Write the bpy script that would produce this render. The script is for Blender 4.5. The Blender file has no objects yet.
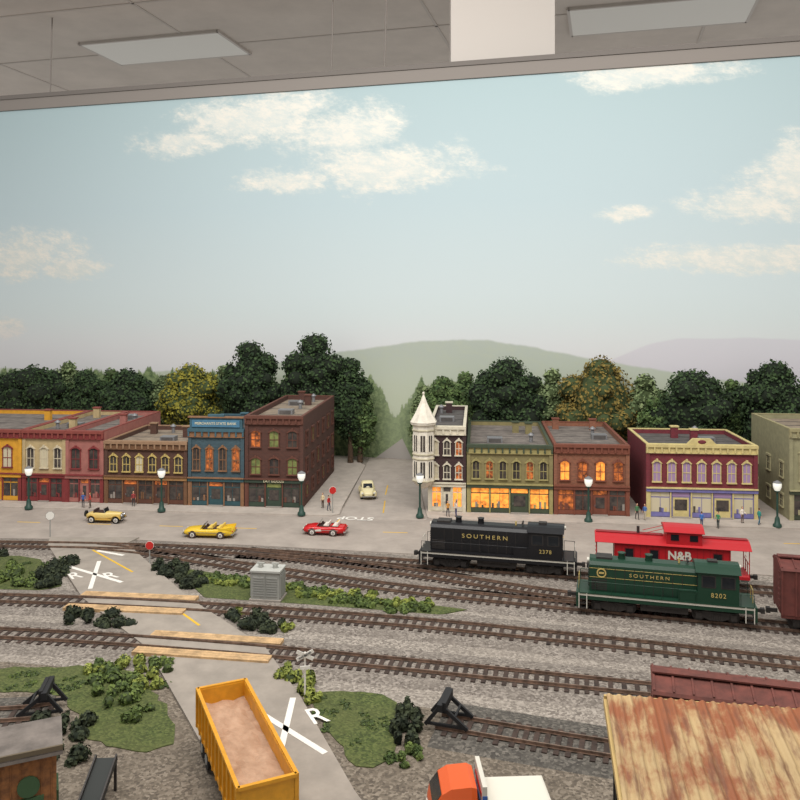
import bpy, math, random
import numpy as np
from mathutils import Vector, Matrix
random.seed(4); RNG=np.random.default_rng(7)
sc=bpy.context.scene
sc.view_settings.view_transform='Standard'
D=math.radians
def lin(c):
    return tuple(((v/255)/12.92 if v/255<=.04045 else ((v/255+.055)/1.055)**2.4) for v in c)+(1.0,)
# ---------------------------------------------------------------- materials
MC={}
def mat(name,rgb,rough=.7,metal=0,noise=0.0,scale=2.0,rgb2=None,bump=0,emit=0,thr=None):
    if name in MC: return MC[name]
    m=bpy.data.materials.new(name); m.use_nodes=True; nt=m.node_tree; b=nt.nodes['Principled BSDF']
    b.inputs['Roughness'].default_value=rough; b.inputs['Metallic'].default_value=metal
    c=lin(rgb); b.inputs['Base Color'].default_value=c
    m.diffuse_color=c
    if emit:
        b.inputs['Emission Color'].default_value=c; b.inputs['Emission Strength'].default_value=emit
    if noise or rgb2:
        tc=nt.nodes.new('ShaderNodeTexCoord'); n=nt.nodes.new('ShaderNodeTexNoise')
        n.inputs['Scale'].default_value=scale; n.inputs['Detail'].default_value=6; n.inputs['Roughness'].default_value=.65
        nt.links.new(tc.outputs['Object'],n.inputs['Vector'])
        r=nt.nodes.new('ShaderNodeValToRGB')
        lo,hi=(thr or (.35,.65))
        r.color_ramp.elements[0].position=lo; r.color_ramp.elements[1].position=hi
        if rgb2: c0,c1=lin(rgb),lin(rgb2)
        else:
            c0=lin(tuple(v*(1-noise) for v in rgb)); c1=lin(tuple(min(255,v*(1+noise)) for v in rgb))
        r.color_ramp.elements[0].color=c0; r.color_ramp.elements[1].color=c1
        nt.links.new(n.outputs['Fac'],r.inputs['Fac']); nt.links.new(r.outputs['Color'],b.inputs['Base Color'])
        if emit: nt.links.new(r.outputs['Color'],b.inputs['Emission Color'])
        if bump:
            bp=nt.nodes.new('ShaderNodeBump'); bp.inputs['Strength'].default_value=bump; bp.inputs['Distance'].default_value=.1
            nt.links.new(n.outputs['Fac'],bp.inputs['Height']); nt.links.new(bp.outputs['Normal'],b.inputs['Normal'])
    MC[name]=m; return m
def gravel(name,c_lo,c_mid,c_hi,scale=5,big=.25,bigc=None):
    if name in MC: return MC[name]
    m=bpy.data.materials.new(name); m.use_nodes=True; nt=m.node_tree; b=nt.nodes['Principled BSDF']; b.inputs['Roughness'].default_value=.95
    tc=nt.nodes.new('ShaderNodeTexCoord'); v=nt.nodes.new('ShaderNodeTexVoronoi'); v.inputs['Scale'].default_value=scale
    nt.links.new(tc.outputs['Object'],v.inputs['Vector'])
    sp=nt.nodes.new('ShaderNodeSeparateColor'); nt.links.new(v.outputs['Color'],sp.inputs['Color'])
    r=nt.nodes.new('ShaderNodeValToRGB'); e=r.color_ramp.elements
    e[0].color=lin(c_lo); e[1].color=lin(c_hi); k=e.new(.5); k.color=lin(c_mid)
    nt.links.new(sp.outputs[0],r.inputs['Fac'])
    n=nt.nodes.new('ShaderNodeTexNoise'); n.inputs['Scale'].default_value=big; n.inputs['Detail'].default_value=8; n.inputs['Roughness'].default_value=.7
    nt.links.new(tc.outputs['Object'],n.inputs['Vector'])
    r2=nt.nodes.new('ShaderNodeValToRGB'); r2.color_ramp.elements[0].position=.38; r2.color_ramp.elements[1].position=.66
    nt.links.new(n.outputs['Fac'],r2.inputs['Fac'])
    mx=nt.nodes.new('ShaderNodeMix'); mx.data_type='RGBA'
    mul=nt.nodes.new('ShaderNodeMath'); mul.operation='MULTIPLY'; mul.inputs[1].default_value=.6
    nt.links.new(r2.outputs['Color'],mul.inputs[0]); nt.links.new(mul.outputs[0],mx.inputs[0])
    nt.links.new(r.outputs['Color'],mx.inputs[6]); mx.inputs[7].default_value=lin(bigc or c_mid)
    nt.links.new(mx.outputs[2],b.inputs['Base Color'])
    bp=nt.nodes.new('ShaderNodeBump'); bp.inputs['Strength'].default_value=.45; bp.inputs['Distance'].default_value=.06
    nt.links.new(v.outputs['Distance'],bp.inputs['Height']); nt.links.new(bp.outputs['Normal'],b.inputs['Normal'])
    MC[name]=m; return m
def brick(name,rgb,mortar=None,sc_=1.6):
    if name in MC: return MC[name]
    m=bpy.data.materials.new(name); m.use_nodes=True; nt=m.node_tree; b=nt.nodes['Principled BSDF']; b.inputs['Roughness'].default_value=.85
    tc=nt.nodes.new('ShaderNodeTexCoord'); s=nt.nodes.new('ShaderNodeSeparateXYZ'); nt.links.new(tc.outputs['Object'],s.inputs[0])
    a=nt.nodes.new('ShaderNodeMath'); a.operation='ADD'; nt.links.new(s.outputs[0],a.inputs[0]); nt.links.new(s.outputs[1],a.inputs[1])
    cb=nt.nodes.new('ShaderNodeCombineXYZ'); nt.links.new(a.outputs[0],cb.inputs[0]); nt.links.new(s.outputs[2],cb.inputs[1])
    t=nt.nodes.new('ShaderNodeTexBrick'); t.inputs['Scale'].default_value=sc_
    t.inputs['Color1'].default_value=lin(rgb); t.inputs['Color2'].default_value=lin(tuple(v*.85 for v in rgb))
    t.inputs['Mortar'].default_value=lin(mortar or tuple(v*.6+35 for v in rgb)); t.inputs['Mortar Size'].default_value=.02
    nt.links.new(cb.outputs[0],t.inputs['Vector']); nt.links.new(t.outputs['Color'],b.inputs['Base Color'])
    MC[name]=m; return m
# ---------------------------------------------------------------- mesh builder
class MB:
    def __init__(s): s.v=[]; s.f=[]; s.m=[]; s.mats=[]; s.sm=[]
    def mi(s,m):
        if m not in s.mats: s.mats.append(m)
        return s.mats.index(m)
    def add(s,vs,fs,m,smooth=False):
        o=len(s.v); s.v+= [tuple(p) for p in vs]; k=s.mi(m)
        for f in fs: s.f.append(tuple(i+o for i in f)); s.m.append(k); s.sm.append(smooth)
    def box(s,x0,x1,y0,y1,z0,z1,m):
        s.add([(x0,y0,z0),(x1,y0,z0),(x1,y1,z0),(x0,y1,z0),(x0,y0,z1),(x1,y0,z1),(x1,y1,z1),(x0,y1,z1)],
              [(0,3,2,1),(4,5,6,7),(0,1,5,4),(1,2,6,5),(2,3,7,6),(3,0,4,7)],m)
    def rod(s,p,q,r,m,n=8,r2=None,smooth=True):
        p=Vector(p); q=Vector(q); d=(q-p); L=d.length
        if L<1e-6: return
        d/=L; u=d.orthogonal().normalized(); w=d.cross(u); r2=r if r2 is None else r2
        vs=[]; 
        for k in range(n):
            a=2*math.pi*k/n; vs.append(p+(u*math.cos(a)+w*math.sin(a))*r)
        for k in range(n):
            a=2*math.pi*k/n; vs.append(q+(u*math.cos(a)+w*math.sin(a))*r2)
        s.add(vs,[(k,(k+1)%n,n+(k+1)%n,n+k) for k in range(n)],m,smooth)
        s.add(vs,[tuple(range(n))[::-1],tuple(range(n,2*n))],m)
    def beam(s,p,q,w,h,m):
        p=Vector(p); q=Vector(q); d=(q-p).normalized(); up=Vector((0,0,1))
        sd=d.cross(up); sd=Vector((1,0,0)) if sd.length<1e-3 else sd.normalized(); up=sd.cross(d)
        vs=[]
        for c in (p,q):
            for a,b in ((-1,-1),(1,-1),(1,1),(-1,1)): vs.append(c+sd*a*w/2+up*b*h/2)
        s.add(vs,[(0,3,2,1),(4,5,6,7),(0,1,5,4),(1,2,6,5),(2,3,7,6),(3,0,4,7)],m)
    def lathe(s,prof,c,m,n=12,smooth=True):
        vs=[]; 
        for r,z in prof:
            for k in range(n):
                a=2*math.pi*(k+.5)/n; vs.append((c[0]+r*math.cos(a),c[1]+r*math.sin(a),c[2]+z))
        fs=[]
        for i in range(len(prof)-1):
            for k in range(n): fs.append((i*n+k,i*n+(k+1)%n,(i+1)*n+(k+1)%n,(i+1)*n+k))
        s.add(vs,fs,m,smooth)
        s.add(vs,[tuple(range(n))[::-1],tuple(range((len(prof)-1)*n,len(prof)*n))],m)
    def ell(s,c,r,m,n=12,k=8):
        vs=[(c[0],c[1],c[2]-r[2])]
        for i in range(1,k):
            t=-math.pi/2+math.pi*i/k
            for j in range(n):
                a=2*math.pi*j/n; vs.append((c[0]+r[0]*math.cos(t)*math.cos(a),c[1]+r[1]*math.cos(t)*math.sin(a),c[2]+r[2]*math.sin(t)))
        vs.append((c[0],c[1],c[2]+r[2])); fs=[]
        for j in range(n): fs.append((0,1+(j+1)%n,1+j))
        for i in range(k-2):
            for j in range(n):
                o=1+i*n; fs.append((o+j,o+(j+1)%n,o+n+(j+1)%n,o+n+j))
        o=1+(k-2)*n; L=len(vs)-1
        for j in range(n): fs.append((o+j,o+(j+1)%n,L))
        s.add(vs,fs,m,True)
    def prism(s,pts,y0,y1,m,axis='y'):
        n=len(pts)
        if axis=='y': vs=[(a,y0,b) for a,b in pts]+[(a,y1,b) for a,b in pts]
        elif axis=='x': vs=[(y0,a,b) for a,b in pts]+[(y1,a,b) for a,b in pts]
        else: vs=[(a,b,y0) for a,b in pts]+[(a,b,y1) for a,b in pts]
        s.add(vs,[tuple(range(n)),tuple(range(n,2*n))[::-1]]+[(k,n+k,n+(k+1)%n,(k+1)%n) for k in range(n)],m)
    def loft(s,rings,m,smooth=True,cap=True):
        n=len(rings[0]); vs=[p for r in rings for p in r]; fs=[]
        for i in range(len(rings)-1):
            for k in range(n): fs.append((i*n+k,i*n+(k+1)%n,(i+1)*n+(k+1)%n,(i+1)*n+k))
        if cap: fs+= [tuple(range(n))[::-1],tuple(range((len(rings)-1)*n,len(rings)*n))]
        s.add(vs,fs,m,smooth)
    def build(s,name,loc=(0,0,0),rz=0,parent=None,recalc=True):
        me=bpy.data.meshes.new(name); me.from_pydata(s.v,[],s.f)
        for m in s.mats: me.materials.append(m)
        me.polygons.foreach_set('material_index',s.m); me.polygons.foreach_set('use_smooth',s.sm)
        if recalc:
            import bmesh
            bm=bmesh.new(); bm.from_mesh(me); bmesh.ops.recalc_face_normals(bm,faces=bm.faces); bm.to_mesh(me); bm.free()
        me.update(); o=bpy.data.objects.new(name,me); sc.collection.objects.link(o)
        o.location=loc; o.rotation_euler=(0,0,rz)
        if parent: o.parent=parent
        return o
def text(name,s,size,loc,rot,m,parent=None,ext=.01,align='CENTER',sx=1,bold=0.0,sp=1.0):
    c=bpy.data.curves.new(name,'FONT'); c.body=s; c.size=size; c.extrude=ext; c.align_x=align; c.align_y='CENTER'; c.offset=bold; c.space_character=sp
    c.materials.append(m); o=bpy.data.objects.new(name,c); sc.collection.objects.link(o)
    o.location=loc; o.rotation_euler=rot; o.scale=(sx,1,1)
    if parent: o.parent=parent
    return o
# ---------------------------------------------------------------- camera / light
cam=bpy.data.objects.new('camera',bpy.data.cameras.new('camera')); sc.collection.objects.link(cam)
cam.location=(0,0,24.2); cam.rotation_euler=(D(90),0,0); cam.data.lens=36; cam.data.sensor_width=36; cam.data.shift_y=-.125; cam.data.clip_end=1500
sc.camera=cam
w=bpy.data.worlds.new('room_light'); sc.world=w; w.use_nodes=True
w.node_tree.nodes['Background'].inputs[0].default_value=(1,.97,.94,1); w.node_tree.nodes['Background'].inputs[1].default_value=.5
def area(name,loc,tgt,sx,sy,e,col=(1,.96,.9)):
    l=bpy.data.lights.new(name,'AREA'); l.shape='RECTANGLE'; l.size=sx; l.size_y=sy; l.energy=e; l.color=col
    o=bpy.data.objects.new(name,l); sc.collection.objects.link(o); o.location=loc
    o.rotation_euler=(Vector(tgt)-Vector(loc)).to_track_quat('-Z','Y').to_euler(); return o
area('backdrop_fill_light',(-25,52,84),(-10,92,0),60,10,34000)
area('backdrop_fill_light',(30,40,84),(10,82,5),60,10,34000)
area('backdrop_fill_light',(0,5,84),(0,75,20),80,14,27000)
area('backdrop_fill_light',(-30,30,90),(-20,130,36),90,16,36000,(.98,.99,1))  # added fill light aimed at the wall to brighten the painted sky
# ---------------------------------------------------------------- backdrop
def wallY(x): return 122-.258*x
class NG:
    def __init__(s,nt): s.nt=nt
    def m(s,op,a,b=0.0,c=None):
        n=s.nt.nodes.new('ShaderNodeMath'); n.operation=op
        for i,v in enumerate((a,b) if c is None else (a,b,c)):
            if isinstance(v,(int,float)): n.inputs[i].default_value=v
            else: s.nt.links.new(v,n.inputs[i])
        return n.outputs[0]
    def noise(s,vec,scale,detail=6,rough=.6):
        n=s.nt.nodes.new('ShaderNodeTexNoise'); n.inputs['Scale'].default_value=scale; n.inputs['Detail'].default_value=detail; n.inputs['Roughness'].default_value=rough
        s.nt.links.new(vec,n.inputs['Vector']); return n.outputs['Fac']
    def ss(s,v,lo,hi):
        n=s.nt.nodes.new('ShaderNodeMapRange'); n.interpolation_type='SMOOTHSTEP'; s.nt.links.new(v,n.inputs[0])
        n.inputs[1].default_value=lo; n.inputs[2].default_value=hi; return n.outputs[0]
    def mix(s,f,a,b):
        n=s.nt.nodes.new('ShaderNodeMix'); n.data_type='RGBA'
        for i,v in ((0,f),(6,a),(7,b)):
            if isinstance(v,(tuple,float,int)): n.inputs[i].default_value=v
            else: s.nt.links.new(v,n.inputs[i])
        return n.outputs[2]
    def xyz(s,x,y,z):
        n=s.nt.nodes.new('ShaderNodeCombineXYZ')
        for i,v in enumerate((x,y,z)):
            if isinstance(v,(int,float)): n.inputs[i].default_value=v
            else: s.nt.links.new(v,n.inputs[i])
        return n.outputs[0]
bm_=bpy.data.materials.new('painted_sky'); bm_.use_nodes=True; nt=bm_.node_tree; g=NG(nt)
bs=nt.nodes['Principled BSDF']; bs.inputs['Roughness'].default_value=.9
tc=nt.nodes.new('ShaderNodeTexCoord'); sp=nt.nodes.new('ShaderNodeSeparateXYZ'); nt.links.new(tc.outputs['Object'],sp.inputs[0])
U,Z=sp.outputs[0],sp.outputs[2]
rp=nt.nodes.new('ShaderNodeValToRGB'); nt.links.new(g.m('DIVIDE',Z,60.0),rp.inputs[0]); e=rp.color_ramp.elements
e[0].position=.2; e[0].color=lin((214,220,217)); e[1].position=.95; e[1].color=lin((168,188,192)); k=e.new(.42); k.color=lin((202,214,216)); k=e.new(.65); k.color=lin((184,201,206))
vec=g.xyz(g.m('MULTIPLY',U,.6),0.0,Z)
n1=g.noise(vec,.13,9,.62); n2=g.noise(g.xyz(g.m('ADD',U,g.m('MULTIPLY',Z,.6)),3.0,g.m('MULTIPLY',Z,1.8)),.5,8,.75)
cl=None
for cx,cz,rx,rz in ((-36,50.0,8,2.8),(-23,53.4,14,4.2),(-8,50.5,11,4.2),(-2,44.6,13,4.2),(-18,43,10,2.2),(34,56.4,12,2.4),(32.4,36.4,4.5,1.3),
    (47,37,9,3),(56,40.5,10,6),(47,30.0,15,2.4),(-66,32,11,4.2),(-56,29.5,8,2),(-69,19.3,4,1.8)):
    dx=g.m('DIVIDE',g.m('SUBTRACT',U,cx),rx); dz=g.m('DIVIDE',g.m('SUBTRACT',Z,cz),rz)
    r=g.m('SQRT',g.m('ADD',g.m('MULTIPLY',dx,dx),g.m('MULTIPLY',dz,dz)))
    r=g.m('SUBTRACT',1.35,r); cl=r if cl is None else g.m('MAXIMUM',cl,r)
cm=g.m('ADD',cl,g.m('MULTIPLY',g.m('SUBTRACT',n1,.5),2.4))
cm=g.m('ADD',cm,g.m('MULTIPLY',g.m('SUBTRACT',n2,.5),1.5))
cmask=g.m('MULTIPLY',g.ss(cm,.2,.95),.95)
ccol=g.mix(g.ss(n2,.38,.66),lin((206,213,210)),lin((229,225,215)))
col=g.mix(cmask,rp.outputs[0],ccol)
hz=g.m('MULTIPLY',g.ss(g.m('MULTIPLY',Z,-1.0),-23,-14),.6)
col=g.mix(hz,col,lin((216,211,215)))
r2=g.m('ADD',g.m('ADD',10.0,g.m('MULTIPLY',g.ss(U,18,40),8.2)),g.m('MULTIPLY',g.noise(g.xyz(U,1.0,0.0),.06,3),1.6))
col=g.mix(g.m('MULTIPLY',g.ss(g.m('SUBTRACT',r2,Z),-.15,.25),.55),col,lin((198,193,203)))
q=g.m('DIVIDE',g.m('SUBTRACT',U,9.0),27.0); ga=g.m('EXPONENT',g.m('MULTIPLY',g.m('MULTIPLY',q,q),-1.0))
h1=g.m('ADD',g.m('ADD',11.2,g.m('MULTIPLY',ga,6.2)),g.m('MULTIPLY',g.noise(g.xyz(U,7.0,0.0),.09,4),1.8))
hc=g.mix(g.ss(Z,8,18),lin((190,197,176)),lin((176,184,174)))
hc=g.mix(g.m('MULTIPLY',g.ss(n2,.45,.7),.35),hc,lin((184,190,166)))
col=g.mix(g.ss(g.m('SUBTRACT',h1,Z),-.15,.3),col,hc)
q=g.m('DIVIDE',g.m('ADD',U,.6),2.6); dip=g.m('EXPONENT',g.m('MULTIPLY',g.m('MULTIPLY',q,q),-1.0))
h3=g.m('ADD',g.m('ADD',7.0,g.m('MULTIPLY',g.noise(g.xyz(U,2.0,0.0),.35,6,.6),10.0)),g.m('MULTIPLY',dip,-5.0))
tn=g.noise(g.xyz(U,0.0,Z),1.3,8,.75)
h3=g.m('ADD',h3,g.m('MULTIPLY',g.m('SUBTRACT',tn,.5),3.0))
tcn=g.mix(g.ss(tn,.4,.62),lin((78,98,64)),lin((136,152,106)))
tcn=g.mix(g.m('MULTIPLY',dip,.6),tcn,lin((156,168,134)))
col=g.mix(g.ss(g.m('SUBTRACT',h3,Z),-.2,.3),col,tcn)
rw=g.m('SUBTRACT',g.m('MULTIPLY',g.m('SUBTRACT',3.2,Z),.9),g.m('ABSOLUTE',g.m('ADD',U,g.m('ADD',.9,g.m('MULTIPLY',Z,-.4)))))
col=g.mix(g.ss(rw,0,.2),col,lin((170,164,158)))
nt.links.new(col,bs.inputs['Base Color'])
b=MB(); x0,x1=-110,90
b.add([(x0,wallY(x0),-1),(x1,wallY(x1),-1),(x1,wallY(x1),57.2),(x0,wallY(x0),57.2),(x0,wallY(x0)+1,-1),(x1,wallY(x1)+1,-1),(x1,wallY(x1)+1,57.2),(x0,wallY(x0)+1,57.2)],
 [(0,1,2,3),(7,6,5,4),(3,2,6,7),(0,4,5,1),(0,3,7,4),(1,5,6,2)],bm_)
b.build('wall_back')
WA=math.atan(-.258)
trim=mat('trim_grey',(134,127,121),.8); ceil=mat('ceiling_tile',(198,188,178),.9,noise=.03,scale=.1)
b=MB(); b.box(-115,95,-.3,1.4,0,1.9,trim); b.box(-115,95,-.5,1.6,1.9,2.6,mat('trim_dark',(112,106,101),.8)); b.build('trim_1',(0,122,57.2),WA)
b=MB(); b.box(-220,220,-6,170,0,1,ceil)
tb=mat('tee_bar',(184,175,166),.7)
for i in range(-8,9): b.box(i*48-.25,i*48+.25,-6,170,-.12,0,tb)
for j in range(0,8): b.box(-220,220,j*24+3-.25,j*24+3.25,-.12,0,tb)
b.build('ceiling',(0,122,75),WA)
fx=mat('light_diffuser',(228,225,217),.5)
def fixture(x,y,wd,dp):
    b=MB(); b.box(-wd/2,wd/2,-dp/2,dp/2,0,.5,fx); fr=mat('fixture_frame',(186,178,170),.5)
    for a in (-1,1):
        b.box(a*wd/2-.25,a*wd/2+.25,-dp/2-.25,dp/2+.25,-.03,.5,fr); b.box(-wd/2,wd/2,a*dp/2-.25,a*dp/2+.25,-.03,.5,fr)
    b.build('ceiling_light_panel',(x,y,74.5),WA)
fixture(-47,161,30,14); fixture(46,142,31,14)
b=MB(); cw=mat('column_white',(198,191,184),.8); b.box(7.9,24,0,3,-57,17.9,cw); b.box(7.7,24.2,-.2,3.2,-57,-54,cw); b.build('wall_column',(0,124,57),0)
for x,y in ((-11.3,131),(-63,144),(-2.5,128)):
    b=MB(); b.rod((0,0,0),(.4,0,16),.12,trim,6); b.rod((0,0,0),(0,0,-.8),.3,trim,6); b.build('ceiling_hanger_wire',(x,y,59),0)
# ---------------------------------------------------------------- ground
gb=gravel('gravel_light',(100,92,85),(136,128,119),(170,161,151),7,.1,(144,135,125))
gd=gravel('gravel_dirt',(76,68,60),(110,100,88),(144,133,119),7,.15,(100,90,77))
b=MB(); b.add([(-110,15,0),(90,15,0),(90,wallY(90),0),(-110,wallY(-110),0),(-110,15,-2),(90,15,-2),(90,wallY(90),-2),(-110,wallY(-110),-2)],
 [(0,1,2,3),(7,6,5,4),(0,4,5,1),(1,5,6,2),(2,6,7,3),(3,7,4,0)],gb); b.build('ground')
def slab(name,pts,z0,z1,m):
    b=MB(); b.prism(pts,z0,z1,m,'z'); return b.build(name)
dirt=slab('dirt_yard',[(-40,15),(45,15),(45,37),(26,39.5),(12,44.5),(1,47.6),(-4,49),(-9,50),(-18,52),(-26,53.4),(-40,55)],-.01,.03,gd)
st=mat('street_concrete',(157,147,138),.9,noise=.06,scale=.35)
sw=mat('sidewalk_concrete',(174,164,154),.9,noise=.05,scale=.8)
curb=mat('curb',(146,138,130),.9)
T=D(-5.5); e1=(math.cos(T),math.sin(T)); e2=(-math.sin(T),math.cos(T)); O=(0,91.3)
def tw(a,bb): return (O[0]+a*e1[0]+bb*e2[0],O[1]+a*e1[1]+bb*e2[1])
slab('main_street',[(-75,82),(-27,80.6),(-12,78.3),(1.5,76),(19,73.2),(36,69.3),(75,60),tw(75,1),tw(-75,1)],0,.08,st)
slab('side_street',[(-6.8,88),(2.9,87.5),(2.2,wallY(1.5)-.9),(-4.6,wallY(-4.3)-.9)],.02,.1,mat('side_street_concrete',(164,154,145),.9,noise=.05,scale=.5))
b=MB(); b.prism([tw(-75,-2.9),tw(-7.4,-2.9),tw(-6.6,-2.2),(-6.7,93),(-5.0,116),(-8,wallY(-8)-1),tw(-75,24)],0,.22,sw,'z'); b.build('sidewalk')
b=MB(); b.prism([tw(3.3,-2.6),tw(4,-3.2),tw(75,-3.2),tw(75,11),(30,112),(2.3,119),(2.9,93)],0,.22,sw,'z'); b.build('sidewalk')
yl=mat('yellow_paint',(214,172,48),.8); wt=mat('white_paint',(226,222,214),.8)
b=MB()
for i in range(-9,10):
    x=i*8.0-1; p=tw(x,-8.3); q=tw(x+2.6,-8.3); b.beam((p[0],p[1],.085),(q[0],q[1],.085),.14,.01,yl)
for p,q in (((-7.6,83),(-6.6,88)),((-1.9,90.5),(-1.8,96)),((-1.8,99),(-1.6,104))): b.beam((*p,.11),(*q,.11),.14,.01,yl)
b.build('street_lane_marking')
so=text('stop_lettering','STOP',1.7,(-4.9,88.3,.115),(0,0,D(172)),wt,ext=.004,bold=.03)
RL=[(-35.5,81),(-34.5,78.4),(-25.6,64.5),(-17.5,55.3),(-12.3,46.1),(-8.2,38.7),(-2.5,27)]
RR=[(-26.4,81),(-27,79),(-17,64.5),(-9.3,55.3),(-6,48.4),(-2.2,39.1),(4.2,27)]
slab('crossing_road',RL+RR[::-1],.0,.2,mat('asphalt_light',(148,139,129),.9,noise=.06,scale=.5))
b=MB()
for p,q in (((-29.5,76.8),(-23.6,70.6)),((-16.6,61.2),(-14.8,59.0)),):
    b.beam((*p,.205),(*q,.205),.2,.012,yl)
b.beam((-29,76.6,.205),(-26,75.2,.205),.35,.012,wt)
def cross(c,ang,L,W):
    d=Vector((math.cos(ang),math.sin(ang),0)); n=Vector((-d.y,d.x,0)); c=Vector(c)
    b.beam(c-d*L/2-n*W/2,c+d*L/2+n*W/2,.36,.012,wt); b.beam(c-d*L/2+n*W/2,c+d*L/2-n*W/2,.36,.012,wt)
cross((-26.7,70.0,.21),D(126),6.8,2.6); cross((-6.4,44.8,.21),D(113),6.4,2.6)
b.build('road_crossing_marking')
for x,y,a in ((-28.3,69.6,D(36)),(-25.2,69.6,D(36)),(-4.8,46.1,D(25)),(-8.2,43.4,D(25))):
    t=text('railroad_r_lettering','R',2.2,(x,y,.215),(0,0,a),wt,ext=.004,bold=.02); t.scale=(.8,1.15,1)
# ---------------------------------------------------------------- tracks
def smooth(pts,step=.3):
    P=[Vector((*p,0)) for p in pts]; P=[P[0]*2-P[1]]+P+[P[-1]*2-P[-2]]; out=[]
    for i in range(1,len(P)-2):
        L=(P[i+1]-P[i]).length; n=max(2,int(L/step))
        for k in range(n):
            t=k/n; a,b_,c,d=P[i-1],P[i],P[i+1],P[i+2]
            out.append(.5*((2*b_)+(c-a)*t+(2*a-5*b_+4*c-d)*t*t+(3*b_-a-3*c+d)*t**3))
    out.append(P[-2]); return out
tie=mat('tie_wood',(58,46,40),.9,noise=.3,scale=1.2); rail=mat('rail_steel',(128,106,92),.4,metal=.5,noise=.2,scale=2)
bal=gravel('track_ballast',(88,80,74),(122,114,106),(156,147,138),7,.5,(116,108,100))
bald=gravel('yard_ballast',(60,56,52),(84,80,74),(118,112,104),7,.5,(80,76,70))
def track(pts,ballast=bal,bw=2.1):
    S=smooth(pts); b=MB(); N=[]
    for i in range(len(S)):
        d=(S[min(i+1,len(S)-1)]-S[max(i-1,0)]).normalized(); N.append(Vector((-d.y,d.x,0)))
    def strip(o0,o1,z0,z1,m):
        vs=[];fs=[]
        for p,n in zip(S,N):
            for o,z in ((o0,z0),(o0,z1),(o1,z1),(o1,z0)): q=p+n*o; vs.append((q.x,q.y,z))
        for i in range(len(S)-1):
            for k in range(4): fs.append((i*4+k,i*4+(k+1)%4,i*4+4+(k+1)%4,i*4+4+k))
        fs+=[(0,1,2,3),(len(vs)-1,len(vs)-2,len(vs)-3,len(vs)-4)]
        b.add(vs,fs,m)
    vs=[];fs=[]
    for p,n in zip(S,N):
        for o,z in ((-bw-.6,.0),(-bw+.3,.11),(bw-.3,.11),(bw+.6,.0)): q=p+n*o; vs.append((q.x,q.y,z))
    for i in range(len(S)-1):
        for k in range(3): fs.append((i*4+k,i*4+k+1,i*4+5+k,i*4+4+k))
    b.add(vs,fs,ballast)
    for s_ in (-.72,.72):
        strip(s_-.1,s_+.1,.17,.2,rail); strip(s_-.045,s_+.045,.2,.36,rail)
    acc=0
    for i in range(1,len(S)):
        acc+=(S[i]-S[i-1]).length
        if acc>.58:
            acc=0; p,n=S[i],N[i]; j=random.uniform(-.05,.05)
            b.beam((p.x-n.x*(1.3+j),p.y-n.y*(1.3+j),.1),(p.x+n.x*(1.3-j),p.y+n.y*(1.3-j),.1),.29,.16,tie)
    return b.build('railroad_track',recalc=True)
B1=[(-75,79.6),(-55,79.2),(-39,78.6),(-24,77.6),(-12,75.8),(0,73.2),(8.6,71.2),(23.5,67.7),(50,61.5)]
B2=[(-30,78.0),(-24,76.2),(-18.5,73.9),(-8.7,69.9),(0,66.6),(8,64.2),(20.4,60.9),(35,57.0),(50,53)]
B3=[(-15,76.3),(-6,73.2),(3,69.6),(12,65.6),(20,62.9)]
C_=[(-60,66.5),(-32.3,64.4),(-18,62.9),(0,59.7),(13,56.5),(26.4,52.7),(45,47)]
Dk=[(-60,60.5),(-28.8,57.6),(-13.9,55.5),(0,52.7),(15.4,49.3),(24,47.4),(45,42.5)]
E_=[(2.2,45.6),(11.7,42.6),(24,39.2),(40,34.8)]
F_=[(-40,44.5),(-23.4,46.2),(-20.5,46.8)]
for t_ in (B1,B2,B3,C_,Dk): track(t_)
track(E_,bald); track(F_,bald)
pk=mat('plank_wood',(184,152,112),.85,noise=.14,scale=1.5)
def planks(x,y,ang,L,offs):
    b=MB()
    for o in offs:
        for k in range(3):
            b.box(-L/2,L/2,o+(k-1)*.32-.15,o+(k-1)*.32+.15,.06,.34,pk)
    b.build('crossing_planks',(x,y,0),ang)
planks(-21.2,63.3,D(-6.5),9.6,(-1.35,1.35)); planks(-13.2,55.35,D(-8.5),9.6,(-1.35,1.35))
# ---------------------------------------------------------------- foliage
def leafmat(name,a,b_,sc_=1.1): return mat(name,a,.9,rgb2=b_,scale=sc_,thr=(.38,.62))
def foliage(b,lobes,n,size,m,core=None):
    vol=np.array([l[3]*l[5]+l[4]*l[5] for l in lobes]); vol=vol/vol.sum()
    idx=RNG.choice(len(lobes),n,p=vol); L=np.array(lobes)[idx]
    d=RNG.normal(size=(n,3)); d/=np.linalg.norm(d,axis=1)[:,None]
    rr=RNG.uniform(.82,1.12,n)[:,None]; c=L[:,:3]+d*L[:,3:6]*rr
    c[:,2]=np.maximum(c[:,2],.1)
    u=RNG.normal(size=(n,3)); u-= (u*d).sum(1)[:,None]*d*.6; u/=np.linalg.norm(u,axis=1)[:,None]
    v=np.cross(d+RNG.normal(size=(n,3))*.5,u); v/=np.linalg.norm(v,axis=1)[:,None]
    s=(RNG.uniform(.5,1.2,n)*size)[:,None]; u*=s; v*=s*.7
    V=np.stack([c-u,c-v,c+u,c+v],1).reshape(-1,3)
    b.add(V.tolist(),[(4*i,4*i+1,4*i+2,4*i+3) for i in range(n)],m)
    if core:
        for l in lobes: b.ell(l[:3],(l[3]*.86,l[4]*.86,l[5]*.86),core,10,6)
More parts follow.
